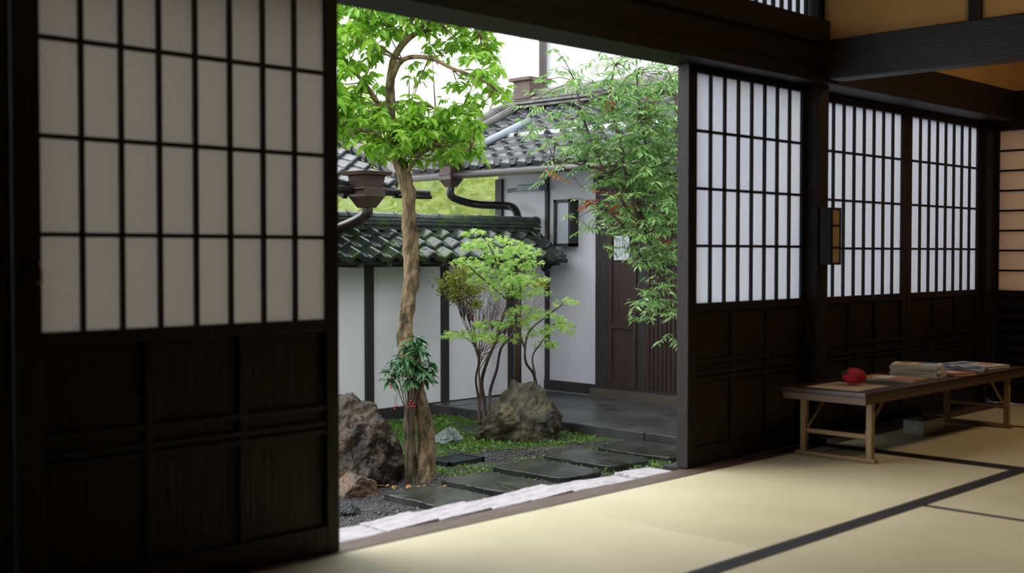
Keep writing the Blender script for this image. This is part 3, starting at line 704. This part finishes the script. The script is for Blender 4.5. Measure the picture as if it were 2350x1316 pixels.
for (u, v, r) in CL:
    nw = max(6, int(r * r / (112 if v > 220 else 155))); dd = random.uniform(-.25, .25)
    for k in range(nw):
        a = random.uniform(0, 2 * math.pi); q = math.sqrt(random.random()) * r
        p = at(u + q * math.cos(a), v + q * .8 * math.sin(a), D + dd + random.uniform(-.35, .35))
        near = min(TIPS, key=lambda t: (t - p).length)
        if k % 3 == 0: tw.tube([near, (near + p) / 2 + Vector((0, 0, -.02)), p], [.006, .004, .002], 5, 2)
        nl = random.randint(7, 10)
        dirs = []
        for t in range(nl):
            an = 2 * math.pi * t / nl + random.random(); dirs.append((math.cos(an), math.sin(an), random.uniform(-.8, .25)))
        leafmesh(lm_, [p + Vector((random.uniform(-.01, .01), random.uniform(-.01, .01), random.uniform(-.02, .02))) for _ in range(nl)], dirs, rng.uniform(.055, .10, nl), LT, roll=.4)
tw.build('branches', BARK, tree, smooth=True, kind='stuff')
lm_.build('foliage', L_TREE, tree, smooth=True, kind='stuff')

# ------------------------------------------------------------------ ardisia at trunk
ab = at(930, 1040, 7.62)
ar = empty('berry_shrub', (ab.x, ab.y, GZ), label='small dark-leaved shrub with red berries against the trunk', category='shrub')
m = MB(); lf = MB(); be = MB()
tips = [(905, 830), (935, 790), (965, 800), (985, 835), (920, 850), (950, 840), (895, 860), (975, 860), (940, 870), (955, 780), (930, 825), (965, 835)]
root = at(930, 1095, 7.62); root.z = GZ
for (u, v) in tips:
    d = 7.62 + random.uniform(-.1, .1); p = at(u, v, d); mid = at(938 + (u - 938) * .3, 930, 7.6)
    m.tube([root, at(936, 1010, 7.6), mid, p], [.006, .005, .004, .0025], 6, 3)
    n = 24; an = rng.uniform(0, 2 * math.pi, n); dirs = np.stack([np.cos(an), np.sin(an), rng.uniform(-.7, .35, n)], 1)
    leafmesh(lf, [p + Vector((0, 0, random.uniform(-.04, .02))) for _ in range(n)], dirs, rng.uniform(.06, .11, n), LA, roll=.3)
for (u, v) in ((940, 928), (945, 934), (936, 936), (948, 928), (905, 940), (910, 934), (897, 890), (893, 884), (942, 922), (951, 935)):
    p = at(u, v, 7.5 + random.uniform(0, .05)); be.add((IV * .0075 + np.array(p)).tolist(), IF)
    m.tube([p + Vector((0, 0, .08)), p], .0012, 4, 1)
m.build('stems', TWIG, ar, smooth=True, kind='stuff'); lf.build('foliage', L_ARD, ar, smooth=True, kind='stuff'); be.build('berries', mat('berry_red', (.5, .015, .02), .25), ar, smooth=True, kind='stuff')

# ------------------------------------------------------------------ maple
mb_ = at(1110, 950, 10.0)
mp_ = empty('maple_tree', (mb_.x, mb_.y, GZ), label='small bright green maple with thin bent stems', category='tree')
m = MB(); DM = 10.0
stems = [([(1108, 975), (1112, 930), (1105, 880), (1118, 830), (1135, 790), (1150, 740), (1165, 690), (1150, 640), (1135, 590), (1120, 560)], .018),
         ([(1100, 975), (1098, 920), (1092, 870), (1100, 820), (1085, 790), (1060, 770)], .012),
         ([(1122, 975), (1125, 900), (1140, 850), (1150, 800), (1180, 760), (1185, 700), (1200, 650), (1205, 600)], .015),
         ([(1238, 960), (1232, 900), (1225, 860), (1208, 835), (1205, 800), (1215, 760), (1250, 730), (1290, 700)], .015),
         ([(1205, 800), (1190, 760), (1180, 700), (1175, 640)], .010), ([(1228, 860), (1222, 820), (1240, 790), (1270, 750)], .009),
         ([(1165, 690), (1120, 650), (1085, 620), (1060, 590)], .008), ([(1165, 690), (1200, 660), (1240, 640)], .008)]
for L, r in stems:
    P = [at(u, v, DM + .12 * math.sin(i * 1.3)) for i, (u, v) in enumerate(L)]
    m.tube(P, [r * (1 - .7 * i / (len(P) - 1)) for i in range(len(P))], 9, 4, .25)
lf = MB()
pads = [(1095, 560, 48, 12), (1150, 550, 50, 12), (1205, 570, 40, 10), (1070, 595, 36, 10), (1130, 590, 50, 12), (1190, 605, 45, 12), (1150, 630, 60, 14), (1215, 635, 45, 12), (1100, 640, 30, 10), (1170, 670, 50, 12), (1235, 665, 30, 10),
        (1200, 705, 45, 12), (1250, 720, 50, 10), (1295, 690, 30, 8), (1275, 750, 40, 12), (1120, 740, 45, 10), (1070, 765, 45, 8), (1035, 765, 25, 7), (1150, 775, 35, 9), (1225, 760, 45, 12), (1250, 785, 30, 10), (1175, 735, 40, 10), (1120, 770, 40, 10), (1300, 745, 20, 8), (1090, 530, 30, 6), (1225, 600, 25, 8),
        (1120, 610, 50, 12), (1180, 575, 50, 12), (1165, 650, 50, 12), (1190, 640, 50, 12)]
for u, v, ru, rv in pads:
    n = int(ru * rv / 11) + 9; pos = []; dd = random.uniform(-.2, .2)
    for _ in range(n):
        a = random.uniform(0, 6.283); q = math.sqrt(random.random()); uu = u + q * ru * math.cos(a)
        pos.append(at(uu, v + q * rv * math.sin(a) + abs(uu - u) * .25, DM + dd + random.uniform(-.25, .25)))
    an = rng.uniform(0, 2 * math.pi, n); dirs = np.stack([np.cos(an), np.sin(an), rng.uniform(-.8, .1, n)], 1)
    leafmesh(lf, pos, dirs, rng.uniform(.033, .06, n), LM, roll=.55)
    c = at(u, v, DM + dd); sp = [at(a_, b_, DM) for L, _ in stems for a_, b_ in L[3:]]
    nr_ = min(sp, key=lambda t: (t - c).length); m.tube([nr_, (nr_ + c) / 2 + Vector((0, 0, .02)), c], [.005, .004, .002], 5, 2)
m.build('stems', mat('dark_twig', (.03, .022, .015), .7, (.08, .055, .035), 12, bump=.4), mp_, smooth=True, kind='stuff'); lf.build('foliage', L_MAP, mp_, kind='stuff')

# olive shrub behind the maple (fine twigs)
ob = at(1090, 960, 10.7)
ol_ = empty('olive_shrub', (ob.x, ob.y, GZ), label='fine-twigged shrub with small olive leaves by the wall', category='shrub')
m = MB(); lf = MB()
trk = [at(1100, 965, 10.7), at(1102, 900, 10.7), at(1098, 840, 10.7), at(1100, 790, 10.7)]; trk[0].z = GZ
m.tube(trk, [.012, .010, .009, .007], 7, 3, .2)
for k in range(26):
    u = random.uniform(1020, 1265); v = random.uniform(640, 740) if u > 1100 else random.uniform(620, 700)
    c = at(u, v, 10.7 + random.uniform(-.2, .2)); s0 = at(1100, random.uniform(790, 850), 10.7)
    mid = at(1100 + (u - 1100) * .55, (v + 790) / 2 + 25, 10.7)
    m.tube([s0, mid, c], [.0035, .0025, .0012], 5, 3)
    for _ in range(6): m.tube([mid, (mid + c) / 2 + Vector(rdir()[0]) * .05, c + Vector(rdir()[0]) * .16], [.002, .0014, .001], 4, 2)
for (u, v, r) in [(1030, 655, 30), (1060, 640, 35), (1085, 665, 28), (1045, 680, 25), (1075, 620, 25), (1235, 650, 20), (1090, 700, 15)]:
    n = r * 12; pos = [at(u + random.gauss(0, r * .5), v + random.gauss(0, r * .35), 10.7 + random.uniform(-.2, .2)) for _ in range(n)]
    leafmesh(lf, pos, rdir(n, .2), rng.uniform(.018, .034, n), LB, roll=1)
m.build('stems', mat('reddish_twig', (.08, .04, .035), .7, (.13, .075, .06), 10), ol_, smooth=True, kind='stuff'); lf.build('foliage', L_OLI, ol_, kind='stuff')

# ------------------------------------------------------------------ nandina
DN = 8.6
nb = at(1585, 1040, DN)
na = empty('nandina', (nb.x, nb.y, GZ), label='tall arching nandina shrub with fine leaves and red tips', category='shrub')
m = MB(); nst = [[(1590, 1070), (1585, 900), (1565, 720), (1530, 620), (1480, 540), (1420, 450), (1370, 360), (1335, 260), (1320, 190)],
    [(1598, 1070), (1590, 850), (1550, 660), (1510, 580), (1460, 470), (1400, 400), (1340, 380), (1270, 370)],
    [(1603, 1070), (1600, 850), (1570, 640), (1540, 520), (1500, 400), (1470, 280), (1460, 170)],
    [(1610, 1070), (1610, 850), (1600, 620), (1580, 450), (1560, 300), (1540, 180)],
    [(1595, 1070), (1585, 800), (1560, 690), (1520, 640), (1480, 600), (1430, 520), (1390, 480)],
    [(1480, 540), (1440, 420), (1420, 320), (1400, 220), (1410, 150)]]
NS = []
for L in nst:
    P = [at(u, v, DN + .15 * math.sin(i + len(NS))) for i, (u, v) in enumerate(L)]; NS += P[3:]
    m.tube(P, [.018 * (1 - .65 * i / (len(P) - 1)) for i in range(len(P))], 8, 4, .1)
lf = MB()
NC = [(1215, 240, 30, .3), (1265, 195, 40, .5), (1300, 150, 40, .5), (1345, 200, 50, .8), (1400, 150, 40, .6), (1440, 190, 50, 1), (1470, 140, 35, .8), (1530, 190, 45, 1.9), (1240, 290, 40, .5), (1300, 280, 50, .8), (1360, 270, 50, 1.0), (1430, 250, 55, 1.3), (1500, 260, 55, 2.2),
      (1330, 330, 50, 1.0), (1400, 330, 55, 1.4), (1470, 330, 55, 1.9), (1530, 340, 50, 2.4), (1440, 400, 60, 1.6), (1510, 410, 55, 2.3), (1380, 480, 45, .9), (1350, 505, 25, .6), (1450, 480, 55, 1.5), (1520, 490, 50, 2.2), (1420, 540, 40, .8), (1500, 560, 45, 1.5), (1545, 580, 40, 1.8),
      (1470, 590, 30, .8), (1540, 650, 30, 1.2), (1490, 680, 45, .8), (1455, 690, 30, .6), (1530, 700, 35, .9), (1600, 300, 60, 1), (1610, 450, 60, 1), (1600, 600, 50, .8), (1545, 770, 12, .3), (1250, 390, 25, .25), (1380, 385, 35, .8)]
for (u, v, r, den) in NC:
    nf = max(3, int(r * r / 260 * den * 2.2))
    for k in range(nf):
        c = at(u + random.gauss(0, r * .5), v + random.gauss(0, r * .5), DN + random.uniform(-.35, .35))
        a = random.uniform(0, 6.283); dv = Vector((math.cos(a), math.sin(a), random.uniform(-.5, .3))).normalized()
        near = min(NS, key=lambda t: (t - c).length)
        if k % 3 == 0: m.tube([near, (near + c) / 2 + Vector((0, 0, .03)), c], [.004, .003, .0015], 5, 2)
        L = random.uniform(.12, .22); side = dv.cross(Vector((0, 0, 1))).normalized(); P = []; Dd = []
        m.tube([c, c + dv * L * .5 + Vector((0, 0, .01)), c + dv * L + Vector((0, 0, -.02))], [.0018, .0014, .0008], 4, 1)
        for t in range(5):
            p = c + dv * L * (t + .5) / 5 + Vector((0, 0, -.02 * (t / 5) ** 2))
            for s in (-1, 1): P.append(p); Dd.append(dv * .6 + side * s * .8 + Vector((0, 0, random.uniform(-.5, .1))))
        P.append(c + dv * L); Dd.append(dv + Vector((0, 0, -.3)))
        red = random.random() < (.16 if (u < 1290 and v > 340) or (1360 < u < 1460 and 440 < v < 580) or (u < 1470 and v > 670) else .01)
        leafmesh(lf, P, Dd, rng.uniform(.045, .08, len(P)), LN, mi=1 if red else 0, roll=.4)
m.build('stems', TWIG, na, smooth=True, kind='stuff'); lf.build('foliage', [L_NAN, L_RED], na, kind='stuff')

# ------------------------------------------------------------------ moss / ground cover
m = MB(); pos = []
for k in range(17000):
    X = random.uniform(5.2, 7.42); Y = random.uniform(4.8, 8.2)
    if any(x0 - .01 < X < x1 + .01 and y0 - .01 < Y < y1 + .01 for (x0, x1, y0, y1) in SL): continue
    if noise.noise(Vector((X * 1.7, Y * 1.7, 3))) + .35 * noise.noise(Vector((X * 6, Y * 6, 1))) + (.30 if X > 6.1 else -.06) < .08: continue
    pos.append((X, Y, GZ + .01))
leafmesh(m, pos, rdir(len(pos), .7), rng.uniform(.012, .028, len(pos)), LB, roll=1)
m.build('moss_cover', L_MOSS, label='bright green moss and clover between the paving stones', category='moss', kind='stuff')
m = MB(); pos = [at(random.gauss(930, 50), random.gauss(1120, 9), 7.6) for _ in range(26)]
for p in pos: p.z = GZ + .02
leafmesh(m, pos, rdir(len(pos), 0) * np.array([1, 1, .1]), rng.uniform(.025, .045, len(pos)), LB, roll=.2)
m.build('fallen_leaves', L_FALL, label='scattered brown fallen leaves on the gravel', category='leaves', kind='stuff')

# ------------------------------------------------------------------ camera & light
cam = bpy.data.cameras.new('camera'); co = bpy.data.objects.new('camera', cam); COL.objects.link(co)
cam.sensor_width = 36; cam.lens = F / 2350 * 36; cam.clip_end = 200
co.location = (0, 0, H)
pitch = math.atan(76 / F)
co.rotation_euler = (math.pi / 2 - pitch, 0, math.radians(44.5) - math.pi / 2)
cam.dof.use_dof = True; cam.dof.focus_distance = 9.0; cam.dof.aperture_fstop = 2.5
scene.camera = co

w = bpy.data.worlds.new('overcast'); scene.world = w; w.use_nodes = True
bg = w.node_tree.nodes['Background']; bg.inputs[0].default_value = (.93, .965, 1.0, 1); bg.inputs[1].default_value = 2.7
sun = bpy.data.lights.new('soft_sun', 'SUN'); sun.energy = 2.6; sun.angle = math.radians(60); sun.color = (1, .99, .97)
so = bpy.data.objects.new('soft_sun', sun); COL.objects.link(so)
so.rotation_euler = Vector((.32, -.72, -.62)).to_track_quat('-Z', 'Y').to_euler()
def lamp(name, loc, e, size, col):
    l = bpy.data.lights.new(name, 'AREA'); l.energy = e; l.size = size; l.color = col
    o = bpy.data.objects.new(name, l); o.location = loc; COL.objects.link(o)
lamp('side_room_lamp', (6.3, 1.2, 2.6), 17, .5, (1, .72, .42))
l = bpy.data.lights.new('room_lamp', 'POINT'); l.energy = 13; l.shadow_soft_size = .12; l.color = (1, .78, .5)
o = bpy.data.objects.new('room_lamp', l); o.location = (4.1, 1.2, 2.5); COL.objects.link(o)
scene.view_settings.view_transform = 'Standard'
scene.view_settings.look = 'None'
